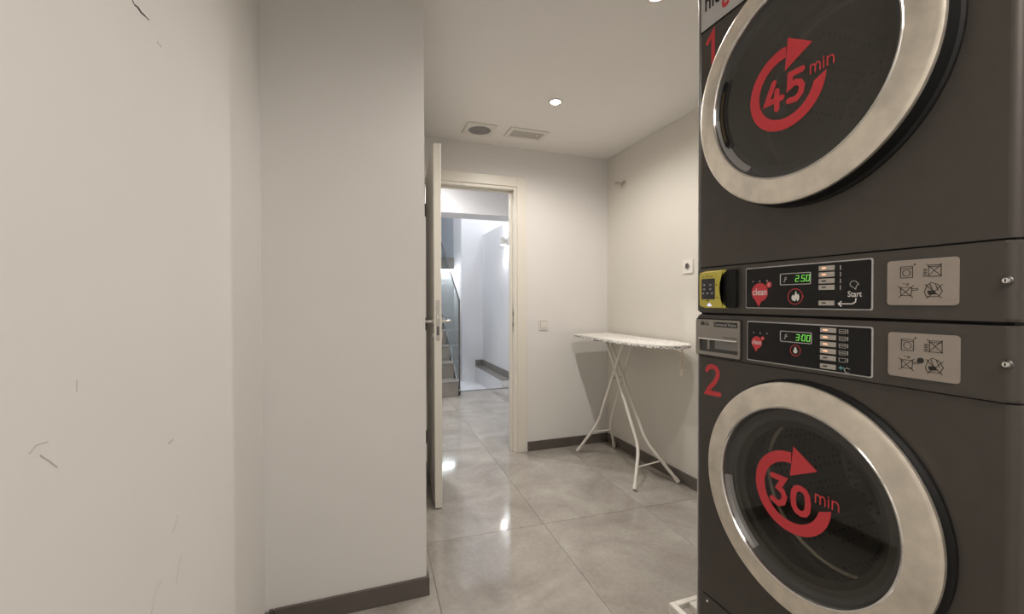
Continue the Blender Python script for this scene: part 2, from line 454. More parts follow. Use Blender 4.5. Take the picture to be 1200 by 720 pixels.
# ------------------------------------------------------------------ door frame and leaf
fr = empty('trim_2', (DX1, YF, 0), kind='structure')
AW = .075
bm = B(); box(bm, DX1+.022, DX1+.022+AW, YF-.016, YF, 0, DZ+.022+AW, .004); obj('architrave', bm, 'door_white', fr)
bm = B(); box(bm, DX0-.022-AW, DX0-.022, YF-.016, YF, 0, DZ+.022+AW, .004); obj('architrave', bm, 'door_white', fr)
bm = B(); box(bm, DX0-.022, DX1+.022, YF-.016, YF, DZ+.022, DZ+.022+AW, .004); obj('architrave', bm, 'door_white', fr)
for x0, x1 in ((DX0-.03, DX0), (DX1, DX1+.03)):
    bm = B(); box(bm, x0, x1, YF-.004, YF+.124, 0, DZ+.03, .002); obj('jamb', bm, 'door_white', fr)
bm = B(); box(bm, DX0, DX1, YF-.004, YF+.124, DZ, DZ+.03, .002); obj('head_jamb', bm, 'door_white', fr)
for x0, x1 in ((DX0, DX0+.012), (DX1-.012, DX1)):
    bm = B(); box(bm, x0, x1, YF+.045, YF+.08, 0, DZ-.012, .002); obj('door_stop', bm, 'door_white', fr)
bm = B(); box(bm, DX0, DX1, YF+.045, YF+.08, DZ-.012, DZ, .002); obj('door_stop', bm, 'door_white', fr)
for x0, x1 in ((DX1+.022, DX1+.022+AW), (DX0-.022-AW, DX0-.022)):
    bm = B(); box(bm, x0, x1, YF+.12, YF+.136, 0, DZ+.022+AW, .004); obj('architrave', bm, 'door_white', fr)
bm = B(); box(bm, DX0-.022, DX1+.022, YF+.12, YF+.136, DZ+.022, DZ+.022+AW, .004); obj('architrave', bm, 'door_white', fr)
bm = B(); box(bm, DX1-.0015, DX1+.0005, YF+.008, YF+.030, .93, 1.10, .0008); sp = obj('strike_plate', bm, 'steel', fr)
for z in (.965, 1.045):
    bm = B(); box(bm, DX1-.002, DX1-.0012, YF+.013, YF+.026, z, z+.03); obj('latch_hole', bm, 'black_plastic', sp)
# leaf: hinge line at (DX0, YF), swung open a little past square
hx, hy = DX0+.004, YF-.022
ang = math.radians(-(90+5.0))
LT = Matrix.Translation((hx, hy, 0)) @ Matrix.Rotation(ang, 4, 'Z')   # local x along the leaf, local y = thickness
door = empty('door_1', (hx, hy, 0), kind='structure', label='cream white flush door swung open')
LW, LH, LD = .695, 2.028, .040
bm = B(); box(bm, 0, LW, 0, LD, .008, LH, .0015, 1, LT); leaf = obj('door_leaf', bm, 'door_white', door)
bm = B(); box(bm, LW-.0005, LW+.0012, .009, .031, .94, 1.165, .0006, 1, LT); lp = obj('lock_plate', bm, 'steel', leaf)
bm = B(); box(bm, LW, LW+.009, .014, .026, 1.06, 1.085, .002, 1, LT); obj('latch_bolt', bm, 'chrome', lp)
bm = B(); box(bm, LW+.0011, LW+.0017, .013, .027, .97, 1.02, 0, 1, LT); obj('deadbolt', bm, 'dark_steel', lp)
for s, y in ((-1, 0), (1, LD)):
    hd = empty('handle', tuple(LT @ Vector((LW-.055, y, 1.045))), parent=leaf)
    def P(x, yy, z, y=y, s=s): return LT @ Vector((LW-.055+x, y+s*yy, z))
    nrm = (LT.to_3x3() @ Vector((0, s, 0)))
    for nm, z in (('rose', 1.045), ('key_rose', .965)):
        bm = B(); lathe(bm, [(0, 0), (.026, 0), (.026, .006), (.024, .008), (0, .008)], P(0, 0, z), nrm, 28); obj(nm, bm, 'steel', hd, True)
    bm = B(); tube(bm, smooth_path([P(0, .006, 1.045), P(0, .04, 1.045), P(-.012, .052, 1.045), P(-.05, .054, 1.045), P(-.125, .054, 1.045)], 5), .0095, 12); obj('lever', bm, 'steel', hd, True)
for z in (.20, 1.0, 1.80):
    bm = B()
    c = LT @ Vector((-.004, -.006, z)); tube(bm, [c-Vector((0, 0, .045)), c+Vector((0, 0, .045))], .0075, 10)
    box(bm, 0, .03, -.0015, .0, z-.04, z+.04, 0, 1, LT); obj('hinge', bm, 'dark_steel', door, True)

# ------------------------------------------------------------------ hall beyond the door
YH0 = YF+.12
HZ = 2.55
bm = B(); box(bm, XW, 3.1, YH0, 6.9, -.2, 2.23); box(bm, XW, XW+.12, YH0, 4.8, 2.23, HZ); struct('wall_hall_right', bm, 'hall_white')
bm = B(); box(bm, -.72, -.6, YH0, 8.6, 0, 4.0); struct('wall_hall_left', bm, 'hall_white')
bm = B(); box(bm, -.6, XL-.12, YH0-.12, YH0, 0, HZ); struct('wall_hall_near', bm, 'hall_white')
bm = B(); box(bm, -.6, XW+.12, YH0, 4.5, HZ, HZ+.1); struct('ceiling_hall', bm, 'hall_white')
bm = B(); box(bm, -.6, XW, 4.5, 4.8, 2.075, 4.0); box(bm, XW, 3.1, 4.5, 4.8, HZ+.1, 4.0); box(bm, XW+.12, 3.1, 4.5, 4.8, 2.23, HZ+.1); struct('wall_bulkhead', bm, 'hall_white')
bm = B(); box(bm, 3.1, 3.2, 4.8, 7.05, 2.23, 4.0); struct('wall_upper_right', bm, 'hall_white')
bm = B(); box(bm, 1.655, 3.1, 6.9, 7.05, -.2, 4.0); box(bm, 1.6, 1.655, 6.9, 7.5, -.2, 4.0); struct('wall_hall_far', bm, 'hall_white')
bm = B(); box(bm, -.6, 1.6, 7.5, 7.6, -.2, 1.70); struct('wall_under_landing', bm, 'hall_white')
bm = B(); box(bm, -.6, 1.72, 8.6, 8.7, 0, 4.0); box(bm, 1.6, 1.72, 7.5, 8.6, 1.7, 4.0); struct('wall_stairwell', bm, 'stair_wall')
bm = B(); box(bm, -.72, 3.2, 4.5, 8.7, 4.0, 4.1); struct('ceiling_stairwell', bm, 'hall_white')
bm = B(); box(bm, -.6, 2.07, 5.52, 7.6, -.28, -.14); struct('floor_lower', bm, 'hall_white')
bm = B(); box(bm, -.6, -.42, YH0, 5.52, -.12, 0); struct('floor_hall', bm, 'porcelain')
# tiled ledge along the right wall of the hall
led = empty('trim_3', (1.88, 6.2, -.14), kind='structure', label='low white plinth with grey tile top along the hall wall')
bm = B(); box(bm, 1.827, XW, 5.53, 6.9, -.14, .10); obj('plinth', bm, 'hall_white', led)
for a, b in ((5.53, 6.13), (6.132, 6.732), (6.734, 6.9)):
    bm = B(); box(bm, 1.822, XW, a, b, .10, .112, .001, 1); obj('ledge_tile', bm, 'stair_tile', led)
    bm = B(); box(bm, XW-.011, XW, a, b, .112, .205, .001, 1); obj('skirting_tile', bm, 'stair_tile', led)
bm = B(); box(bm, 1.822, XW-.011, 6.889, 6.9, .112, .205, .001, 1); obj('skirting_tile', bm, 'stair_tile', led)
bm = B(); box(bm, 1.19, XW, 5.505, 5.535, -.02, .004, .001, 1); struct('trim_4', bm, 'dark_steel')
# staircase
st = empty('staircase', (.5, 5.22, 0), kind='structure', label='grey tiled stairs rising behind a glass balustrade')
RN, RS = .2475, .19
for k in range(10):
    y0 = 5.22+RN*k; z0 = RS*k
    bm = B(); box(bm, -.6, 1.165, y0, y0+.012, z0, z0+RS-.02, .001, 1); obj('riser', bm, 'stair_tile', st)
    if k < 9:
        bm = B(); box(bm, -.6, 1.17, y0-.008, y0+RN+.002, z0+RS-.02, z0+RS, .002, 1); obj('tread', bm, 'stair_tile', st)
    bm = B(); box(bm, -.6, 1.165, y0+.012, min(y0+RN+.012, 7.5), max(z0-.2, 0), z0+RS-.02); obj('step_core', bm, 'hall_white', st)
bm = B(); box(bm, -.6, 1.6, 7.46, 8.6, 1.70, 1.90, .003, 1); obj('landing', bm, 'stair_tile', st)
# glass balustrade beside the stairs
bal = empty('glass_balustrade', (1.186, 5.24, 0), 'frameless glass balustrade with dark edges along the stairs beyond the doorway', 'balustrade')
def onbal(u, v, n): return Vector((1.180+n, u, v))
GB = [(5.245, .03), (7.42, .03+.72*2.175), (7.42, 1.17+.72*2.175), (5.245, 1.17)]
bm = B(); prism(bm, GB, .012, onbal); obj('glass_pane', bm, 'clear_glass', bal)
bm = B(); stroke(bm, [GB[3], GB[2]], .014, lambda u, v, n: Vector((1.178+n, u, v)), .016, round_=False); obj('top_edge', bm, 'dark_steel', bal)
bm = B(); stroke(bm, [GB[0], GB[3]], .012, lambda u, v, n: Vector((1.178+n, u, v)), .016, round_=False); obj('end_edge', bm, 'dark_steel', bal)
bm = B(); stroke(bm, [(5.235, .04), (7.42, .04+.72*2.185)], .08, lambda u, v, n: Vector((1.172+n, u, v)), .026, round_=False); obj('base_channel', bm, 'dark_steel', bal)
# sconce on the hall wall
sc = empty('wall_sconce', (XW, 5.67, 1.97), 'small white up-and-down wall light glowing on the hall wall', 'wall light')
bm = B(); tube(bm, [(XW-.055, 5.67, 1.92), (XW-.055, 5.67, 2.02)], .032, 24, False); obj('shade', bm, 'white_enamel', sc, True)
bm = B(); box(bm, XW-.03, XW, 5.64, 5.70, 1.945, 1.995, .004); obj('wall_bracket', bm, 'white_enamel', sc)
bm = B(); lathe(bm, [(0, 0), (.027, 0), (.027, .092), (0, .092)], (XW-.055, 5.67, 1.924), (0, 0, 1), 20); obj('bulb', bm, 'sconce_glow', sc, True)
def lamp(name, loc, watts, col, radius=.03, rot=None, spot=None, blend=.6, parent=None):
    L = bpy.data.lights.new(name, 'SPOT' if spot else 'POINT'); L.energy = watts; L.color = col; L.shadow_soft_size = radius
    if spot: L.spot_size = math.radians(spot); L.spot_blend = blend
    o = bpy.data.objects.new(name, L); COL.objects.link(o)
    if parent: o.parent = parent; o.location = Vector(loc)-WLOC[parent.name]
    else: o.location = loc
    if rot: o.rotation_euler = rot
    return o
lamp('sconce_up', (XW-.055, 5.67, 2.03), 5, COOL, .02, (PI, 0, 0), 110, .8, sc)
lamp('sconce_down', (XW-.055, 5.67, 1.91), 9, COOL, .02, (0, 0, 0), 110, .8, sc)
# LED strip under the landing
ls = empty('led_strip_light', (.9, 7.47, 1.69), 'thin white LED strip under the stair landing', 'light strip')
bm = B(); box(bm, -.4, 1.58, 7.470, 7.490, 1.690, 1.699, .001, 1); obj('diffuser', bm, 'led_strip', ls)

# ------------------------------------------------------------------ ceiling fittings
def downlight(x, y, z, label, watts, col, glow, spot=166, group='recessed downlights'):
    d = empty('ceiling_downlight', (x, y, z), label, 'downlight', group)
    bm = B(); lathe(bm, [(.030, 0), (.041, .0), (.043, .002), (.041, .005), (.031, .005), (.027, .001)], (x, y, z), (0, 0, -1), 36, True); obj('trim_ring', bm, 'white_enamel', d, True)
    bm = B(); lathe(bm, [(0, .0), (.028, .0), (.028, .003), (0, .0035)], (x, y, z), (0, 0, -1), 24); obj('lamp_lens', bm, glow, d, True)
    lamp('lamp', (x, y, z-.012), watts, col, .022, (0, 0, 0), spot, .55, d)
    return d
downlight(1.105, 2.34, ZC, 'round recessed downlight glowing between the ceiling vent and the dryer', ROOM_W, WARM, 'lamp_warm')
downlight(1.085, 1.40, ZC, 'round recessed downlight at the top edge beside the dryer', ROOM_W, WARM, 'lamp_warm')
downlight(.40, 3.95, HZ, 'round recessed downlight in the hall ceiling just outside the door', HALL_W*1.15, (1.0, .965, .925), 'lamp_cool')
downlight(.6, 6.0, 4.0, 'round recessed downlight high above the stairs', HALL_W*1.9, COOL, 'lamp_cool')
downlight(2.5, 5.75, 4.0, 'round recessed downlight high above the hall wall', HALL_W*.9, COOL, 'lamp_cool')
def added_fill_panel(x, y, z, sx, sy, watts, col, label, glow):  # unseen panel added only as soft frontal fill for the room
    p = empty('added_fill_light', (x, y, z), label, 'panel light')
    pl_ = lambda u, v, n: Vector((x+u, y+v, z-n))
    bm = B(); ring_flat(bm, rrect(-sx/2-.02, sx/2+.02, -sy/2-.02, sy/2+.02, .004), rrect(-sx/2, sx/2, -sy/2, sy/2, .003), .012, pl_); obj('frame', bm, 'white_enamel', p)
    bm = B(); prism(bm, rrect(-sx/2, sx/2, -sy/2, sy/2, .003), .006, pl_); obj('diffuser', bm, glow, p)
    L = bpy.data.lights.new('fill_area_light', 'AREA'); L.shape = 'RECTANGLE'; L.size = sx*.96; L.size_y = sy*.96; L.energy = watts; L.color = col
    o = bpy.data.objects.new('fill_area_light', L); COL.objects.link(o); o.parent = p; o.location = (0, 0, -.014)
added_fill_panel(.55, -.75, ZC, .6, 1.2, FILL_PANEL_W, WARM, 'large flat fill panel added out of view on the ceiling near the back wall', 'fill_panel_warm')
# extractor vent
vt = empty('ceiling_vent', (.795, 2.875, ZC), 'square white ceiling vent with a round dark grille', 'vent')
def onceil(cx, cy): return lambda u, v, n: Vector((cx+u, cy+v, ZC-n))
pc = onceil(.795, 2.875)
bm = B(); ring_flat(bm, [(s*.1, c*.1) for s, c in [(math.copysign(min(1, abs(math.cos(a))*1.4142), math.cos(a)), math.copysign(min(1, abs(math.sin(a))*1.4142), math.sin(a))) for a in [2*PI*(k+.5)/32 for k in range(32)]]], [(math.cos(a)*.076, math.sin(a)*.076) for a in [2*PI*(k+.5)/32 for k in range(32)]], .012, pc); obj('vent_plate', bm, 'white_plastic', vt)
bm = B(); lathe(bm, [(0, .001), (.0755, .001), (.0755, .003), (0, .003)], (.795, 2.875, ZC), (0, 0, -1), 32); obj('vent_duct', bm, 'black_plastic', vt)
gr = empty('grille', (.795, 2.875, ZC-.01), parent=vt)
for k in range(-6, 7):
    h = math.sqrt(.076**2-(k*.0115)**2)
    bm = B(); box(bm, .795+k*.0115-.0010, .795+k*.0115+.0010, 2.875-h, 2.875+h, ZC-.010, ZC-.006); obj('grille_bar', bm, 'label_silver', gr)
    bm = B(); box(bm, .795-h, .795+h, 2.875+k*.0115-.0010, 2.875+k*.0115+.0010, ZC-.012, ZC-.009); obj('grille_bar', bm, 'label_silver', gr)
# emergency light
em = empty('emergency_light', (1.125, 2.855, ZC), 'flat rectangular emergency light with a grey lens beside the ceiling vent', 'emergency light')
pc = onceil(1.125, 2.855)
bm = B(); ring_flat(bm, rrect(-.14, .14, -.085, .085, .006), rrect(-.112, .112, -.056, .056, .004), .008, pc); obj('frame', bm, 'white_plastic', em)
bm = B(); prism(bm, rrect(-.111, .111, -.055, .055, .004), .005, pc); obj('lens', bm, 'lens_grey', em)
bm = B(); prism(bm, circle(.078, .0, .009, 14), .0065, pc); obj('indicator', bm, 'white_plastic', em)

# ------------------------------------------------------------------ wall fittings
def onfar(cx, cz): return lambda u, v, n: Vector((cx+u, YF-n, cz+v))
def onright(cy, cz): return lambda u, v, n: Vector((XW-n, cy-u, cz+v))
sw = empty('light_switch', (1.375, YF, .975), 'square white light switch on the wall beside the door frame', 'switch')
pf = onfar(1.375, .975)
bm = B(); prism(bm, rrect(-.042, .042, -.042, .042, .004), .008, pf); obj('switch_plate', bm, 'white_plastic', sw)
bm = B(); ring_flat(bm, rrect(-.028, .028, -.028, .028, .002), rrect(-.0265, .0265, -.0265, .0265, .002), .0084, pf); obj('switch_gap', bm, 'socket_dark', sw)
bm = B(); prism(bm, rrect(-.0265, .0265, -.0265, .0265, .002), .011, pf); obj('switch_rocker', bm, 'white_plastic', sw)
so = empty('wall_socket', (XW, 2.205, 1.372), 'square white wall socket on the right wall next to the dryer', 'socket')
pr = onright(2.205, 1.372)
bm = B(); prism(bm, rrect(-.043, .043, -.043, .043, .004), .009, pr); obj('socket_plate', bm, 'white_plastic', so)
bm = B(); ring_flat(bm, circle(0, 0, .024), circle(0, 0, .019), .013, pr); obj('socket_rim', bm, 'white_plastic', so)
bm = B(); prism(bm, circle(0, 0, .0192), .0095, pr); obj('socket_well', bm, 'socket_dark', so)
hk = empty('pipe_stub', (XW, 2.906, 2.055), 'small steel pipe stub with round flange high on the right wall', 'pipe stub')
bm = B(); lathe(bm, [(0, 0), (.03, 0), (.03, .004), (.022, .010), (0, .010)], (XW, 2.906, 2.055), (-1, 0, 0), 24); obj('flange', bm, 'steel', hk, True)
bm = B(); tube(bm, [(XW-.008, 2.906, 2.055), (XW-.06, 2.906, 2.055)], .010, 14); obj('pipe', bm, 'steel', hk, True)
bm = B(); tube(bm, [(XW-.05, 2.906, 2.055), (XW-.075, 2.906, 2.055)], .014, 6); obj('end_cap', bm, 'steel', hk, True)

# ------------------------------------------------------------------ ironing board
ib = empty('ironing_board', (1.755, 2.62, 0), 'white ironing board with speckled cover and folding tubular legs', 'ironing board')
ZT = .902
L_, R_ = 1.588, 1.915
cxm = (L_+R_)/2; hw = (R_-L_)/2
outl = [(L_, 3.03), (L_+.02, 3.06), (R_-.02, 3.06), (R_, 3.03)]
nose = []
for k in range(0, 25):
    a = PI*k/24
    nose.append((cxm+hw*math.copysign(abs(math.cos(a))**.75, math.cos(a)), 2.36-.33*math.sin(a)**.9))
outl = outl+nose
bm = B(); prism(bm, outl, .0085, lambda u, v, n: Vector((u, v, ZT-.0085+n)))
bmesh.ops.bevel(bm, geom=[e for e in bm.edges if abs(e.verts[0].co.z-e.verts[1].co.z) < 1e-6], offset=.003, segments=2, affect='EDGES')
obj('board_top', bm, 'board_cover', ib)
inn = [(cxm+(x-cxm)*.93, 2.55+(y-2.55)*.96) for x, y in outl]
bm = B(); prism(bm, inn, .0055, lambda u, v, n: Vector((u, v, ZT-.0195+n))); obj('board_pan', bm, 'white_enamel', ib)
bm = B(); ring_flat(bm, [(cxm+(x-cxm)*1.006, 2.55+(y-2.55)*1.003) for x, y in outl], inn, .0095, lambda u, v, n: Vector((u, v, ZT-.018+n))); obj('cover_hem', bm, 'board_hem', ib)
ZU = ZT-.0195
def leg(pts, nm='leg'):
    bm = B(); tube(bm, fillet(pts, .07), .0105, 12); return obj(nm, bm, 'white_enamel', ib, True)
legs = {
 'A1': [(1.595, 2.99, .012), (1.700, 2.868, .240), (1.712, 2.552, ZU)],
 'A2': [(1.92, 2.99, .012), (1.806, 2.872, .230), (1.786, 2.552, ZU)],
 'B1': [(1.592, 2.255, .012), (1.722, 2.395, .205), (1.714, 2.78, ZU)],
 'B2': [(1.917, 2.255, .012), (1.790, 2.415, .235), (1.747, 2.78, ZU)]}
for k, p in legs.items():
    lg = leg(p)
    d = (Vector(p[0])-Vector(p[1])).normalized()
    bm = B(); tube(bm, [Vector(p[0])-d*.03, Vector(p[0])+d*.004], .0135, 12); obj('foot_cap', bm, 'white_plastic', lg, True)
bm = B(); tube(bm, [(1.668, 2.90, .172), (1.836, 2.90, .172)], .005, 8); obj('cross_bar', bm, 'white_enamel', ib, True)
bm = B(); tube(bm, [(1.672, 2.328, .112), (1.836, 2.338, .122)], .005, 8); obj('cross_bar', bm, 'white_enamel', ib, True)
bm = B(); tube(bm, [(1.70, 2.68, .612), (1.806, 2.68, .612)], .006, 8); obj('pivot_rod', bm, 'steel', ib, True)
bm = B(); tube(bm, [(1.69, 2.552, ZU-.004), (1.81, 2.552, ZU-.004)], .006, 8); obj('top_bar', bm, 'dark_steel', ib, True)
bm = B(); box(bm, 1.62, 1.75, 2.74, 2.80, ZU-.012, ZU, .003); obj('height_catch', bm, 'dark_steel', ib)
bm = B()
for dx, ph, ln in ((0, 0, .165), (.008, .6, .15), (-.006, 1.3, .14), (.003, 2.2, .155)):
    tube(bm, [(1.80+dx*s+.006*math.sin(ph+5*s), 2.09+.004*math.cos(ph+4*s), ZU-ln*s) for s in [k/8 for k in range(9)]], .0042, 6)
obj('hanging_cord', bm, 'strap', ib, True)

# ------------------------------------------------------------------ machines
XM = .975; MY0, MY1 = .380, 1.064; MD = .76
def front(cy, cz, x=XM):
    """u to the viewer's right (-Y), v up, n out of the front (-X)"""
    return lambda u, v, n: Vector((x-n, cy-u, cz+v))
FR = front(0, 0)     # u = -Y
def PB(y0, y1, z0, z1, r, thick, x=XM, n=4):
    """rounded plate on the front between world y0..y1 and z0..z1"""
    bm = B(); prism(bm, rrect(-max(y0, y1), -min(y0, y1), z0, z1, r, n), thick, front(0, 0, x)); return bm
def soften(bm, off, x_out):
    es = [e for e in bm.edges if all(abs(v.co.x-x_out) < 1e-5 for v in e.verts)]
    bmesh.ops.bevel(bm, geom=es, offset=off, segments=2, affect='EDGES'); return bm
def cabinet_front(z0, z1, cy, cz, R, rad=.014):
    """front sheet with a round opening, rounded at the upright edges, with sides, top, bottom and back"""
    bm = B(); N = 64
    ya, yb = MY0+rad, MY1-rad
    per = []
    for k in range(N):
        a = 2*PI*k/N; c, s = math.cos(a), math.sin(a)
        tY = ((yb if c > 0 else ya)-cy)/c if abs(c) > 1e-9 else 1e9
        tZ = ((z1 if s > 0 else z0)-cz)/s if abs(s) > 1e-9 else 1e9
        t_ = min(tY, tZ); per.append([cy+c*t_, cz+s*t_])
    for (py, pz) in ((ya, z0), (yb, z0), (ya, z1), (yb, z1)):
        i = min(range(N), key=lambda k: (per[k][0]-py)**2+(per[k][1]-pz)**2); per[i] = [py, pz]
    o = [bm.verts.new((XM, y, z)) for y, z in per]
    i_ = [bm.verts.new((XM, cy+R*math.cos(2*PI*k/N), cz+R*math.sin(2*PI*k/N))) for k in range(N)]
    b_ = [bm.verts.new((XM+.05, cy+R*math.cos(2*PI*k/N), cz+R*math.sin(2*PI*k/N))) for k in range(N)]
    for k in range(N):
        j = (k+1) % N
        bm.faces.new((o[k], i_[k], i_[j], o[j])); bm.faces.new((i_[k], b_[k], b_[j], i_[j]))
    # body outline with rounded corners in plan
    plan = []
    for k in range(7):
        a = PI/2*k/6; plan.append((XM+rad-rad*math.cos(a), yb+rad*math.sin(a)))
    plan += [(XM+MD, MY1), (XM+MD, MY0)]
    for k in range(7):
        a = PI/2*k/6; plan.append((XM+rad-rad*math.sin(a), ya-rad*math.cos(a)))
    lo = [bm.verts.new((x, y, z0)) for x, y in plan]; hi = [bm.verts.new((x, y, z1)) for x, y in plan]
    for k in range(len(plan)-1): bm.faces.new((lo[k], lo[k+1], hi[k+1], hi[k]))
    bm.faces.new(lo[::-1]); bm.faces.new(hi)
    return bm
def console(z0, z1, x_out=.006, rad=.014):
    """control fascia: a solid bar a little proud of the cabinet, rounded ends"""
    bm = B(); xo = XM-x_out
    plan = []
    for k in range(6):
        a = PI/2*k/5; plan.append((xo+rad-rad*math.cos(a), MY1-rad+rad*math.sin(a)))
    plan += [(XM+MD*.98, MY1), (XM+MD*.98, MY0)]
    for k in range(6):
        a = PI/2*k/5; plan.append((xo+rad-rad*math.sin(a), MY0+rad-rad*math.cos(a)))
    prism(bm, plan, z1-z0, lambda u, v, n: Vector((u, v, z0+n)))
    es = [e for e in bm.edges if abs(e.verts[0].co.z-e.verts[1].co.z) < 1e-6 and max(e.verts[0].co.x, e.verts[1].co.x) < XM+.03]
    bmesh.ops.bevel(bm, geom=es, offset=.004, segments=2, affect='EDGES')
    return bm

def arrow_decal(parent, cy, cz, x, digits):
    """red clockwise arrow ring with minutes inside"""
    pl = front(cy, cz, x)
    R1, R0 = .0945, .0690
    a1 = math.radians(-271); n = 48; bm = B()
    for k in range(n):
        o0_ = math.radians(-2)+(a1-math.radians(-2))*k/n; o1_ = math.radians(-2)+(a1-math.radians(-2))*(k+1)/n
        i0_ = math.radians(-13)+(a1-math.radians(-13))*k/n; i1_ = math.radians(-13)+(a1-math.radians(-13))*(k+1)/n
        prism(bm, [(R1*math.cos(o0_), R1*math.sin(o0_)), (R1*math.cos(o1_), R1*math.sin(o1_)), (R0*math.cos(i1_), R0*math.sin(i1_)), (R0*math.cos(i0_), R0*math.sin(i0_))], .0005, pl)
    prism(bm, [(.007, .111), (.064, .072), (-.001, .039)], .0007, pl)
    ar = obj('decal_arrow', bm, 'decal_red', parent)
    W = .0135
    G = {
     '4': [[(-.029, .024), (-.049, -.018), (-.008, -.018)], [(-.021, .002), (-.021, -.040)]],
     '5': [[(.041, .024), (.013, .024), (.011, -.003), (.024, .002), (.036, -.003), (.041, -.013), (.038, -.027), (.027, -.036), (.009, -.034)]],
     '3': [[(-.047, .024), (-.017, .024), (-.031, -.001), (-.020, -.006), (-.015, -.017), (-.019, -.032), (-.031, -.039), (-.047, -.033)]],
     '0': [[(.025, .019), (.015, .016), (.009, .007), (.007, -.010), (.009, -.027), (.015, -.036), (.025, -.039), (.035, -.036), (.041, -.027), (.043, -.010), (.041, .007), (.035, .016)]]}
    for ch in digits:
        bm = B()
        for p in G[ch]:
            if ch == '0': stroke(bm, p, W, pl, .0005, closed=True)
            else: stroke(bm, p, W, pl, .0005)
        obj('decal_digit', bm, 'decal_red', parent)
    bm = B(); w_ = .0027; h = .0185; b = .003
    u = .060
    stroke(bm, [(u, b), (u, b+h)], w_, pl); stroke(bm, [(u, b+h-.003), (u+.004, b+h), (u+.008, b+h-.001), (u+.0105, b+h-.006), (u+.0105, b)], w_, pl)
    stroke(bm, [(u+.0105, b+h-.005), (u+.0145, b+h), (u+.0185, b+h-.001), (u+.021, b+h-.006), (u+.021, b)], w_, pl)
    u = .0885; stroke(bm, [(u, b), (u, b+h-.001)], w_, pl); prism(bm, circle(u, b+h+.004, .0019, 10), .0004, pl)
    u = .0965; stroke(bm, [(u, b), (u, b+h)], w_, pl); stroke(bm, [(u, b+h-.004), (u+.005, b+h), (u+.010, b+h-.001), (u+.013, b+h-.006), (u+.013, b)], w_, pl)
    obj('decal_min', bm, 'decal_red', parent)

def porthole(root, cy, cz, R, xf, glass_x, glass, digits, dec, bowl):
    """round door: black drum-side shell, brushed ring, bright lip, dark recess with grip, pane with decal"""
    d = empty('door', (XM, cy, cz), parent=root)
    c = (XM, cy, cz); dep = XM-xf
    bm = B(); lathe(bm, [(R-.004, -.002), (R+.006, -.002), (R+.006, .006), (R+.001, .010), (R-.001, dep-.012), (R-.006, dep-.009), (R-.03, dep-.012)], c, (-1, 0, 0), 96); obj('door_shell', bm, 'black_plastic', d, True)
    Ri = R-.060
    bm = B(); lathe(bm, [(R-.002, dep-.012), (R, dep-.007), (R-.001, dep-.002), (R-.005, dep+.0005), (R-.009, dep+.0015), (R-.03, dep+.004), (Ri+.008, dep+.0065), (Ri+.004, dep+.0068)], c, (-1, 0, 0), 128); rg = obj('door_ring', bm, 'brushed', d, True)
    bm = B(); lathe(bm, [(Ri+.0045, dep+.0066), (Ri+.003, dep+.0085), (Ri, dep+.0075), (Ri-.002, dep+.004), (Ri-.002, dep-.002)], c, (-1, 0, 0), 128); obj('chrome_lip', bm, 'chrome', rg, True)
    # recess wall from lip to glass
    gd = XM-glass_x
    bm = B(); lathe(bm, [(Ri-.0018, dep+.002), (Ri-.006, gd+.004), (Ri-.016, gd), (Ri-.030, gd-.001)], c, (-1, 0, 0), 128); obj('door_recess', bm, 'dark_plastic', d, True)
    # grip insert on the left of the recess
    bm = B(); a_, u_, v_ = frame_basis((-1, 0, 0)); vv = []
    for k in range(25):
        t_ = math.radians(-4+(-52)*k/24)
        yy, zz = math.cos(t_), math.sin(t_)
        row = []
        for r, h in ((Ri-.003, dep+.001), (Ri-.008, gd+.005), (Ri-.017, gd+.0015)): row.append(bm.verts.new((XM-h, cy+r*yy, cz+r*zz)))
        vv.append(row)
    for p, q in zip(vv, vv[1:]):
        for k in range(2): bm.faces.new((p[k], q[k], q[k+1], p[k+1]))
    obj('door_grip', bm, 'grip_plastic', d, True)
    gr_ = Ri-.016
    bm = B(); lathe(bm, [(0, gd), (gr_, gd), (gr_, gd-.005), (0, gd-.005)], c, (-1, 0, 0), 96); gl = obj('door_glass', bm, glass, d, True)
    arrow_decal(gl, dec[0], dec[1], glass_x-.0003, digits)
    if bowl:
        bm = B(); lathe(bm, [(gr_-.03, gd-.008), (gr_-.045, gd-.03), (gr_-.055, gd-.085), (gr_-.075, gd-.105), (0, gd-.11)], c, (-1, 0, 0), 64); obj('glass_bowl', bm, 'door_glass', d, True)
        bm = B(); lathe(bm, [(gr_+.002, gd-.006), (gr_-.022, gd-.006), (gr_-.030, gd-.012), (gr_-.005, gd-.03)], c, (-1, 0, 0), 64); obj('inner_rim', bm, 'dark_plastic', d, True)
    # drum inside the cabinet
    bm = B(); lathe(bm, [(R-.068, -.045), (R-.070, -.075), (R-.055, -.085)], c, (-1, 0, 0), 64); obj('drum_gasket', bm, 'rubber', root, True)
    bm = B(); lathe(bm, [(R-.085, -.112), (R-.078, -.108), (R-.066, -.110), (R-.055, -.118)], c, (-1, 0, 0), 64); obj('drum_rim', bm, 'chrome', root, True)
    bm = B(); lathe(bm, [(R-.055, -.118), (R-.012, -.13), (R-.012, -.50), (R-.05, -.52), (0, -.52)], c, (-1, 0, 0), 64); dr = obj('drum', bm, 'drum_steel', root, True)
    for k in range(3):
        a = math.radians(80+120*k); yy, zz = math.cos(a), math.sin(a)
        T = Matrix.Translation((XM+.30, cy+yy*(R-.035), cz+zz*(R-.035))) @ Matrix.Rotation(a, 4, 'X')
        bm = B(); box(bm, -.17, .17, -.03, .025, -.03, .03, .015, 2, T); obj('drum_lifter', bm, 'graphite_light', dr, True)
    return d
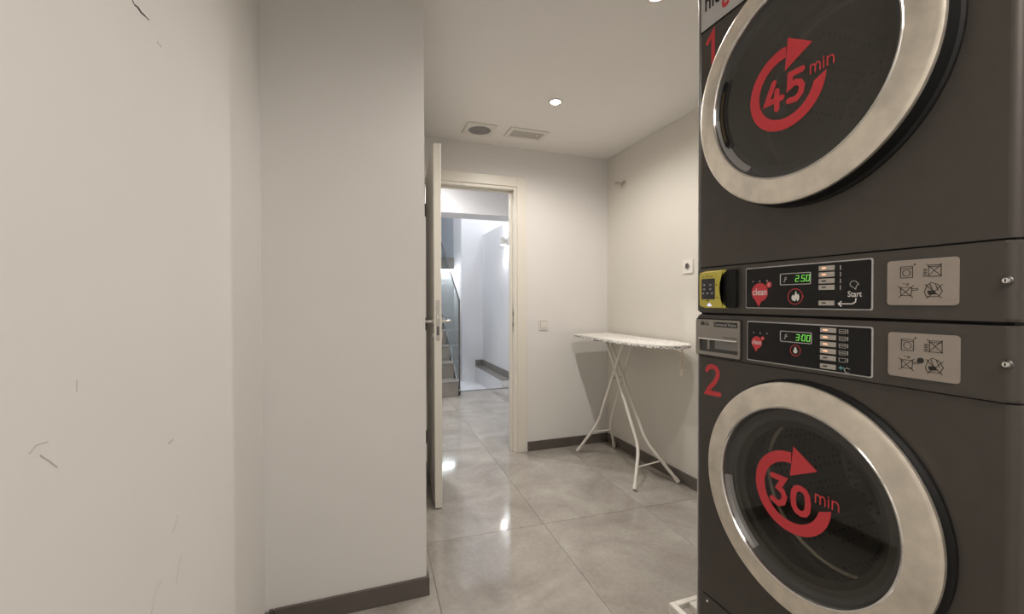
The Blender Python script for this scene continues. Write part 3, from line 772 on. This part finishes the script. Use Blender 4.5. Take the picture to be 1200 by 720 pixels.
def seven_seg(bm, s, u0, v0, h, wd, pl, gap):
    SEG = {'0': 'abcdef', '2': 'abged', '3': 'abgcd', '5': 'afgcd'}
    u = u0; sl = .12
    for ch in s:
        if ch in '.:':
            for vy in ([.0] if ch == '.' else [.28, .72]):
                prism(bm, circle(u+.0008+sl*vy*h, v0+vy*h+.0006, .0009, 8), .0003, pl)
            u += .0032; continue
        L = {'a': ((0, 1), (1, 1)), 'b': ((1, 1), (1, .5)), 'c': ((1, .5), (1, 0)), 'd': ((0, 0), (1, 0)), 'e': ((0, .5), (0, 0)), 'f': ((0, 1), (0, .5)), 'g': ((0, .5), (1, .5))}
        for g in SEG[ch]:
            p = [(u+a*wd+sl*b*h, v0+b*h) for a, b in L[g]]
            stroke(bm, p, .0013, pl, .0003, n=4)
        u += wd+gap
def speech_bubble(root, cy, cz, r, x):
    pl = front(cy, cz, x)
    bm = B(); prism(bm, circle(0, 0, r, 30), .0003, pl); prism(bm, [(-r*.75, -r*.55), (-r*.12, -r*1.55), (r*.25, -r*.9), (0, -r*.3)], .00028, pl)
    prism(bm, circle(r*1.12, r*.78, r*.32, 18), .0003, pl)
    lg = obj('logo_bubble', bm, 'decal_red', root)
    bm = B(); text(bm, 'clean', -r*.86, r*.86, -r*.32, r*.42, pl, .0005, .012); text(bm, 'c', r*1.0, r*1.26, r*.64, r*.92, pl, .0005, .01); obj('logo_word', bm, 'decal_white', lg)
def glyph(bm, pl, polys, wd):
    for p in polys: stroke(bm, p, wd, pl, .0003, round_=False)
def care_plate(root, y0, y1, z0, z1, hole=False):
    xs = XM-.006
    bm = PB(y0+.005, y1-.006, z0-.004, z1+.004, .006, .0008, xs); obj('plate_recess', bm, 'dark_plastic', root)
    bm = soften(PB(y0, y1, z0, z1, .006, .003, xs), .0008, xs-.003); pt = obj('care_plate', bm, 'plate_grey', root)
    pl = front((y0+y1)/2, (z0+z1)/2, xs-.0031)
    w_ = .0009
    bm = B()
    # machine symbol
    glyph(bm, pl, [[(-.031, .009), (-.031, .030)], [(-.031, .030), (-.012, .030)], [(-.012, .030), (-.012, .009)], [(-.012, .009), (-.031, .009)], [(-.031, .0265), (-.012, .0265)], [(-.011, .033), (-.007, .033)], [(-.009, .031), (-.009, .035)]], w_)
    stroke(bm, circle(-.0215, .018, .0062, 16), w_*.8, pl, .0003, closed=True)
    # stacked box symbol, crossed out
    glyph(bm, pl, [[(.012, .010), (.012, .030)], [(.012, .030), (.030, .030)], [(.030, .030), (.030, .010)], [(.030, .010), (.012, .010)], [(.012, .027), (.030, .027)], [(.008, .0325), (.031, .009)], [(.010, .009), (.031, .032)]], w_)
    for k in range(5): stroke(bm, [(.004, .011+k*.003), (.0095, .011+k*.003)], .0012, pl, .0003, round_=False)
    # pan symbol, crossed out
    glyph(bm, pl, [[(-.031, -.008), (-.030, -.024)], [(-.030, -.024), (-.014, -.024)], [(-.014, -.024), (-.013, -.008)], [(-.031, -.009), (-.013, -.009)], [(-.013, -.012), (-.004, -.011)], [(-.004, -.011), (-.004, -.014)], [(-.004, -.014), (-.013, -.015)], [(-.035, -.006), (-.011, -.028)], [(-.034, -.028), (-.010, -.005)]], w_)
    stroke(bm, circle(-.0195, -.0035, .0018, 8), w_*.8, pl, .0003, closed=True); prism(bm, circle(-.0255, -.002, .001, 8), .0003, pl)
    # glove symbol, crossed out
    glyph(bm, pl, [[(.009, -.026), (.006, -.018)], [(.006, -.018), (.010, -.006)], [(.010, -.006), (.016, -.001)], [(.016, -.001), (.026, -.005)], [(.026, -.005), (.032, -.016)], [(.032, -.016), (.027, -.026)], [(.027, -.026), (.009, -.026)], [(.014, -.004), (.018, -.014)], [(.022, -.004), (.026, -.016)], [(.007, -.004), (.031, -.029)], [(.009, -.030), (.032, -.005)]], w_)
    prism(bm, [(.010, -.016), (.020, -.015), (.024, -.022), (.012, -.023)], .0003, pl)
    obj('pictograms', bm, 'print_black', pt)
    if hole:
        bm = B(); prism(bm, circle(-.0012, -.0075, .0052, 16), .0004, pl); obj('hole', bm, 'print_black', pt)
def lock(root, y, z):
    xs = XM-.006
    lk = empty('lock', (xs, y, z), parent=root)
    bm = B(); lathe(bm, [(.0, 0), (.0072, 0), (.0072, .003), (.0055, .0045), (0, .0045)], (xs, y, z), (-1, 0, 0), 20); obj('lock_collar', bm, 'dark_steel', lk, True)
    bm = B(); lathe(bm, [(.0, .004), (.0046, .004), (.0046, .0085), (.004, .0095), (0, .0095)], (xs, y, z), (-1, 0, 0), 20); obj('lock_cylinder', bm, 'chrome', lk, True)
    bm = B(); box(bm, xs-.0101, xs-.0094, y-.0008, y+.0008, z-.0024, z+.0024); obj('keyhole', bm, 'black_plastic', lk)
def button(root, y0, y1, zc, h, led, glow):
    xs = XM-.0085
    bm = soften(PB(y0, y1, zc-h/2, zc+h/2, .0012, .003, xs), .0008, xs-.003); b_ = obj('button', bm, 'button_silver', root)
    ya = y1-(y1-y0)*.22; yb_ = y1-(y1-y0)*.50
    bm = PB(yb_, ya, zc-.0012, zc+.0016, .0004, .0033, xs, 2); obj('button_light', bm, glow, b_)

# ---- washing machine (lower)
WZ0, WZ1 = .190, 1.118
wm = empty('washing_machine', (XM+MD/2, (MY0+MY1)/2, WZ0), 'graphite front-loading washing machine marked 2 under the dryer, round door reading 30 min', 'washing machine')
PSEAM = .996
bm = cabinet_front(WZ0, PSEAM-.003, .722, .700, .235); obj('body', bm, 'graphite', wm, True)
bm = B(); box(bm, XM+.006, XM+MD-.02, MY0+.006, MY1-.006, PSEAM-.004, PSEAM+.001); obj('seam', bm, 'black_plastic', wm)
bm = console(PSEAM, WZ1); fa = obj('fascia', bm, 'graphite', wm, True)
porthole(wm, .724, .700, .269, .947, .960, 'door_glass', '30', (.748, .708), True)
XS = XM-.006
bm = PB(.581, .878, 1.004, 1.106, .004, .0015, XS); obj('panel_border', bm, 'label_silver', wm)
bm = PB(.5835, .8755, 1.0065, 1.1035, .003, .0025, XS); pn = obj('control_panel', bm, 'black_gloss', wm)
XP_ = XS-.0026
pl = front(0, 0, XP_)
bm = B(); ring_flat(bm, rrect(-.782, -.704, 1.0605, 1.0865, .003), rrect(-.7805, -.7055, 1.062, 1.085, .002), .001, pl); dp = obj('display', bm, 'label_silver', pn)
bm = B(); seven_seg(bm, '3:00', -.742, 1.0665, .0135, .0068, pl, .0045); obj('display_digits', bm, 'led_green', dp)
bm = B(); glyph(bm, pl, [[(-.772, 1.068), (-.7695, 1.068)], [(-.7695, 1.068), (-.768, 1.078)], [(-.768, 1.078), (-.764, 1.078)], [(-.768, 1.074), (-.7635, 1.074)]], .0016); obj('display_symbol', bm, 'print_grey', dp)
speech_bubble(pn, .848, 1.052, .0155, XP_)
for u in (-.857, -.838, -.818):
    bm = B(); prism(bm, circle(u, 1.0765, .0016, 8), .0003, pl); obj('status_dot', bm, 'print_grey', pn)
for k, z in enumerate((1.0945, 1.079, 1.064, 1.049, 1.034)):
    bm = B(); stroke(bm, [(-.645, z+.003), (-.644, z-.005), (-.632, z-.005), (-.631, z+.003)], .001, pl, .0003, closed=True)
    if k < 4: stroke(bm, [(-.643, z-.001), (-.633, z-.001)], .0016, pl, .0003, round_=False)
    obj('wash_tub_icon', bm, 'print_grey', pn)
    bm = B(); stroke(bm, [(-.6275, z-.004), (-.6275, z+.003)], .0018, pl, .0003); obj('temperature_icon', bm, 'print_grey', pn)
bm = B(); prism(bm, [(-.743+.0055*math.sin(a)*(.6 if math.cos(a) > 0 else 1), 1.043+.0075*math.cos(a)) for a in [2*PI*k/18 for k in range(18)]], .0003, pl); obj('water_drop_icon', bm, 'decal_white', pn)
bm = B(); stroke(bm, [(-.623, 1.016), (-.629, 1.018), (-.634, 1.014), (-.632, 1.009), (-.625, 1.008)], .0012, pl); obj('hand_icon', bm, 'print_grey', pn)
bm = B(); prism(bm, [(-.646, 1.0165), (-.640, 1.021), (-.640, 1.018), (-.634, 1.018), (-.634, 1.015), (-.640, 1.015), (-.640, 1.012)], .0003, pl); obj('panel_arrow', bm, 'print_teal', pn)
bm = B(); stroke(bm, circle(-.743, 1.0425, .0125, 26), .0012, pl, .0003, closed=True); obj('water_ring', bm, 'decal_red', pn)
for k, z in enumerate((1.0945, 1.079, 1.064, 1.049, 1.034, 1.0155)):
    button(pn, .651, .684, z, .0105, True, 'led_orange' if k < 4 else 'print_black')
care_plate(wm, .447, .554, 1.0155, 1.0985, True)
lock(wm, .389, 1.058)
# detergent drawer
dw = empty('detergent_drawer', (XS, .9775, 1.05), parent=wm)
dpl = front(0, 0, XS)
bm = PB(.8955, 1.0605, .9985, 1.1075, .004, .0012, XS); obj('drawer_gap', bm, 'black_plastic', dw)
def drawer_front():
    bm = B(); o = rrect(-1.0575, -.898, 1.0015, 1.1045, .004, 4); i = rrect(-1.043, -.904, 1.012, 1.048, .004, 4)
    ring_flat(bm, o, i, .006, dpl); return bm
df = obj('drawer_front', drawer_front(), 'graphite_light', dw)
bm = PB(.904, 1.043, 1.012, 1.048, .004, .0016, XS); obj('handle_recess', bm, 'dark_plastic', dw)
bm = B(); box(bm, XS-.011, XS-.001, .904, 1.043, 1.0465, 1.0505, .0012); obj('handle_bar', bm, 'chrome', dw)
bm = B(); box(bm, XS-.004, XS-.0012, .906, .986, 1.022, 1.0465, .001); obj('handle_insert', bm, 'grip_plastic', dw)
bm = B(); box(bm, XS-.004, XS-.0012, 1.006, 1.015, 1.018, 1.0465, .001); obj('handle_clip', bm, 'graphite_light', dw)
dpf = front(0, 0, XS-.006)
bm = B(); prism(bm, circle(-1.031, 1.0925, .0062, 18), .0004, dpf); text(bm, 'LG', -1.0225, -1.006, 1.0875, 1.0975, dpf, .0004, .02); obj('drawer_logo', bm, 'print_black', df)
bm = B(); stroke(bm, [(-1.031, 1.0965), (-1.031, 1.089), (-1.028, 1.089)], .0009, dpf, .0006, round_=False); prism(bm, circle(-1.0335, 1.0955, .0009, 8), .0006, dpf); obj('logo_face', bm, 'plate_grey', df)
bm = B(); prism(bm, rrect(-.988, -.9055, 1.0845, 1.0985, .001, 2), .0004, dpf); bd = obj('drawer_badge', bm, 'print_black', df)
bm = B(); text(bm, 'Commercial Washer', -.986, -.9075, 1.0875, 1.096, dpf, .0006); obj('badge_text', bm, 'label_silver', bd)
bm = B(); text(bm, 'Direct Drive', -.952, -.908, 1.0535, 1.0605, dpf, .0004); obj('drawer_text', bm, 'print_black', df)
# numeral 2
pl0 = front(1.004, .925)
bm = B(); stroke(bm, [(-.021, .030), (-.014, .040), (.0, .0435), (.013, .040), (.020, .030), (.019, .016), (.008, -.002), (-.012, -.022), (-.021, -.036), (.026, -.034)], .0135, pl0, .0005); obj('numeral', bm, 'decal_red', wm)
# drain cover at the foot
bm = PB(.890, 1.038, .198, .290, .004, .0007); obj('cover_gap', bm, 'black_plastic', wm)
bm = soften(PB(.8925, 1.0355, .2005, .2875, .003, .003), .001, XM-.003); cv = obj('drain_cover', bm, 'graphite', wm)
bm = B(); lathe(bm, [(0, .003), (.004, .003), (.003, .0045), (0, .005)], (XM, 1.018, .272), (-1, 0, 0), 14); obj('screw', bm, 'chrome', cv, True)
for y in (MY0+.07, MY1-.07):
    for x in (XM+.07, XM+MD-.07):
        bm = B(); lathe(bm, [(0, 0), (.024, 0), (.024, .006), (.012, .008), (.012, .0115), (0, .0115)], (x, y, .1785), (0, 0, 1), 16); obj('foot', bm, 'rubber', wm, True)

# ---- tumble dryer (upper)
DZ0, DZ1 = 1.1245, 2.105
td = empty('tumble_dryer', (XM+MD/2, (MY0+MY1)/2, DZ0), 'graphite tumble dryer marked 1 stacked on the washer, round door reading 45 min', 'tumble dryer')
bm = B(); box(bm, XM+.008, XM+MD-.02, MY0+.008, MY1-.008, WZ1, DZ0+.001); obj('stacking_gasket', bm, 'black_plastic', td)
DS = 1.256
bm = console(DZ0, DS-.002); obj('fascia', bm, 'graphite', td, True)
bm = B(); box(bm, XM+.006, XM+MD-.02, MY0+.006, MY1-.006, DS-.003, DS+.003); obj('seam', bm, 'black_plastic', td)
bm = cabinet_front(DS+.002, DZ1, .728, 1.660, .235); obj('body', bm, 'graphite', td, True)
porthole(td, .728, 1.660, .277, .926, .938, 'door_glass_dark', '45', (.750, 1.650), False)
# finger grip opening on the left of the dryer door
gp = empty('grip_opening', (.937, .911, 1.65), parent=td)
def arc_slot(r0, r1, a0, a1, x, thick):
    bm = B(); rm = (r0+r1)/2
    stroke(bm, [(-.728-rm*math.cos(math.radians(a0+(a1-a0)*k/16)), 1.66+rm*math.sin(math.radians(a0+(a1-a0)*k/16))) for k in range(17)], r1-r0, front(0, 0, x), thick)
    return bm
obj('grip_rim', arc_slot(.192, .2125, 22, -26, .9365, .003), 'dark_steel', gp)
obj('grip_hollow', arc_slot(.194, .2105, 21, -25, .9365, .0045), 'black_plastic', gp)
obj('grip_pull', arc_slot(.199, .2055, 15, -22, .9365, .0056), 'grip_bronze', gp)
bm = PB(.582, .883, 1.139, 1.2435, .004, .0015, XS); obj('panel_border', bm, 'label_silver', td)
bm = PB(.5845, .8805, 1.1415, 1.241, .003, .0025, XS); pn = obj('control_panel', bm, 'black_gloss', td)
bm = B(); ring_flat(bm, rrect(-.783, -.707, 1.196, 1.2235, .003), rrect(-.7815, -.7085, 1.1975, 1.222, .002), .001, pl); dp = obj('display', bm, 'label_silver', pn)
bm = B(); seven_seg(bm, '2.50', -.744, 1.2035, .0135, .0068, pl, .0045); obj('display_digits', bm, 'led_green', dp)
bm = B(); glyph(bm, pl, [[(-.774, 1.204), (-.7715, 1.204)], [(-.7715, 1.204), (-.770, 1.214)], [(-.770, 1.214), (-.766, 1.214)], [(-.770, 1.210), (-.7655, 1.210)]], .0016); obj('display_symbol', bm, 'print_grey', dp)
speech_bubble(pn, .840, 1.180, .0235, XP_)
for u in (-.860, -.840, -.819):
    bm = B(); prism(bm, circle(u, 1.208, .002, 8), .0003, pl); obj('status_dot', bm, 'print_grey', pn)
for z in (1.2285, 1.2145, 1.2005, 1.1865):
    bm = B(); stroke(bm, [(-.643, z-.004), (-.643, z+.004)], .0018, pl, .0003); obj('temperature_icon', bm, 'print_grey', pn)
bm = B(); prism(bm, [(-.7445, 1.157), (-.752, 1.160), (-.7535, 1.167), (-.750, 1.173), (-.7485, 1.169), (-.7455, 1.173), (-.7425, 1.182), (-.741, 1.176), (-.738, 1.172), (-.7365, 1.175), (-.734, 1.168), (-.735, 1.161), (-.739, 1.157), (-.7415, 1.163)], .0003, pl); obj('flame_icon', bm, 'decal_white', pn)
bm = B(); text(bm, 'Start', -.628, -.601, 1.1665, 1.1785, pl, .0004, .01); obj('start_word', bm, 'decal_white', pn)
bm = B(); stroke(bm, [(-.612, 1.163), (-.613, 1.156), (-.619, 1.152), (-.645, 1.152)], .0022, pl, .0003); stroke(bm, [(-.641, 1.157), (-.647, 1.152), (-.641, 1.147)], .0022, pl, .0003); obj('start_arrow', bm, 'decal_white', pn)
bm = B(); stroke(bm, [(-.616, 1.185), (-.623, 1.189), (-.624, 1.194), (-.620, 1.199), (-.613, 1.199), (-.607, 1.192), (-.611, 1.190), (-.613, 1.182)], .0012, pl, .0003, closed=True); obj('hand_icon', bm, 'print_grey', pn)
bm = B(); stroke(bm, circle(-.7445, 1.1685, .018, 30), .0014, pl, .0003, closed=True); prism(bm, [(-.727, 1.172), (-.7235, 1.1685), (-.727, 1.165)], .0003, pl); obj('flame_ring', bm, 'decal_red', pn)
for k, z in enumerate((1.2295, 1.2155, 1.2015, 1.1875, 1.1535)):
    button(pn, .655, .688, z, .0105, True, 'led_orange' if k < 2 else 'print_black')
care_plate(td, .4495, .5565, 1.150, 1.234)
lock(td, .390, 1.190)
# numeral 1
pl1 = front(1.010, 1.89)
bm = B(); stroke(bm, [(-.017, .022), (.004, .042), (.004, -.044)], .0135, pl1, .0005); obj('numeral', bm, 'decal_red', td)
# silver name strip at the top left
bm = PB(.80, 1.0545, 1.949, 2.085, .003, .0008); obj('label_gap', bm, 'black_plastic', td)
bm = PB(.803, 1.0515, 1.9545, 2.082, .003, .0016); nl = obj('name_label', bm, 'label_silver', td)
pn2 = front(0, 0, XM-.0016)
bm = B(); text(bm, 'hic', -1.036, -.978, 2.005, 2.055, pn2, .0003, .02); obj('label_text', bm, 'print_black', nl)
bm = B(); text(bm, 'g', -.974, -.945, 1.975, 2.045, pn2, .0003, .03); obj('label_text', bm, 'decal_red', nl)

for root_, za, zb in ((td, DZ0+.004, DZ1), (wm, WZ0, WZ1-.004)):  # silver strips stand in for the highlight along the rounded cabinet corners
    bm = B(); box(bm, XM+.004, XM+.020, MY1, MY1+.0045, za, zb, .0015, 2); obj('edge_highlight', bm, 'label_silver', root_)

# ---- yellow payment reader on the dryer fascia
pay = empty('payment_reader', (XS, .972, 1.14), 'yellow card reader with dark keypad on the dryer control strip', 'card reader')
yl = front(0, 0, XS)
ol = [(-1.036, 1.147), (-1.030, 1.142), (-1.010, 1.1385), (-.942, 1.1385), (-.940, 1.1430)]
for k in range(9):
    a = k/8; ol.append((-.948-.010*math.sin(PI*a), 1.147+.089*a))
ol += [(-.940, 1.240), (-.942, 1.2445), (-1.012, 1.2445), (-1.034, 1.240), (-1.037, 1.233)]
bm = B(); prism(bm, ol, .016, yl); 
es = [e for e in bm.edges if all(abs(v.co.x-(XS-.016)) < 1e-5 for v in e.verts)]
bmesh.ops.bevel(bm, geom=es, offset=.004, segments=3, affect='EDGES'); yb_ = obj('reader_shell', bm, 'yellow_plastic', pay)
bm = PB(.908, .958, 1.1395, 1.2435, .004, .010, XS); obj('reader_slot_block', bm, 'black_plastic', pay)
yk = front(0, 0, XS-.016)
bm = B(); prism(bm, rrect(-1.024, -.974, 1.163, 1.222, .002, 3), .0008, yk); kp = obj('keypad', bm, 'keypad', yb_)
for (u, v) in ((-1.013, 1.204), (-.990, 1.204), (-1.013, 1.192), (-.990, 1.192), (-1.018, 1.180), (-1.001, 1.180), (-.984, 1.180)):
    bm = B(); prism(bm, rrect(u-.0035, u+.0035, v-.002, v+.002, .001, 2), .0011, yk); obj('key_mark', bm, 'print_grey', kp)
for poly in [rrect(-1.022+k*.011, -1.016+k*.011, 1.2265, 1.2285, .0006, 2) for k in range(4)]+[[(-1.006, 1.2345), (-1.001, 1.2345), (-1.0035, 1.2315)], circle(-.968, 1.203, .0022, 8), circle(-.966, 1.168, .0022, 8), rrect(-1.005, -.995, 1.1575, 1.1605, .0008, 2)]:
    bm = B(); prism(bm, poly, .0004, yk); obj('reader_mark', bm, 'print_black', yb_)
bm = B(); prism(bm, [(-1.003, 1.1435), (-.985, 1.1435), (-.992, 1.1515), (-.997, 1.1515)], .0006, yk); obj('reader_light', bm, 'led_blue', yb_)

# ------------------------------------------------------------------ steel stand under the machines
fs = empty('machine_stand', (1.33, .75, 0), 'white painted steel frame stand under the washing machine', 'stand')
FX0, FX1, FY0, FY1, FZ = .952, 1.78, .27, 1.163, .178
tw = .026
def rail(x0, x1, y0, y1, z0, z1, nm='rail'):
    bm = B(); box(bm, x0, x1, y0, y1, z0, z1, .002, 1); obj(nm, bm, 'white_enamel', fs)
# top rim
rail(FX0, FX0+.020, FY0, FY1, FZ-.02, FZ); 
rail(FX1-.02, FX1, FY0, FY1, FZ-.02, FZ)
rail(FX0+.021, FX1-.021, FY1-.02, FY1, FZ-.02, FZ); rail(FX0+.021, FX1-.021, FY0, FY0+.02, FZ-.02, FZ)
for x in (FX0, FX1-.02):
    for y in (FY0, FY1-.02):
        rail(x, x+.02, y, y+.02, 0, FZ-.0205, 'leg')
# bearers that carry the machine feet
for x in (XM+.07, XM+MD-.07):
    rail(x-.03, x+.03, FY0+.021, FY1-.021, FZ-.024, FZ, 'bearer')
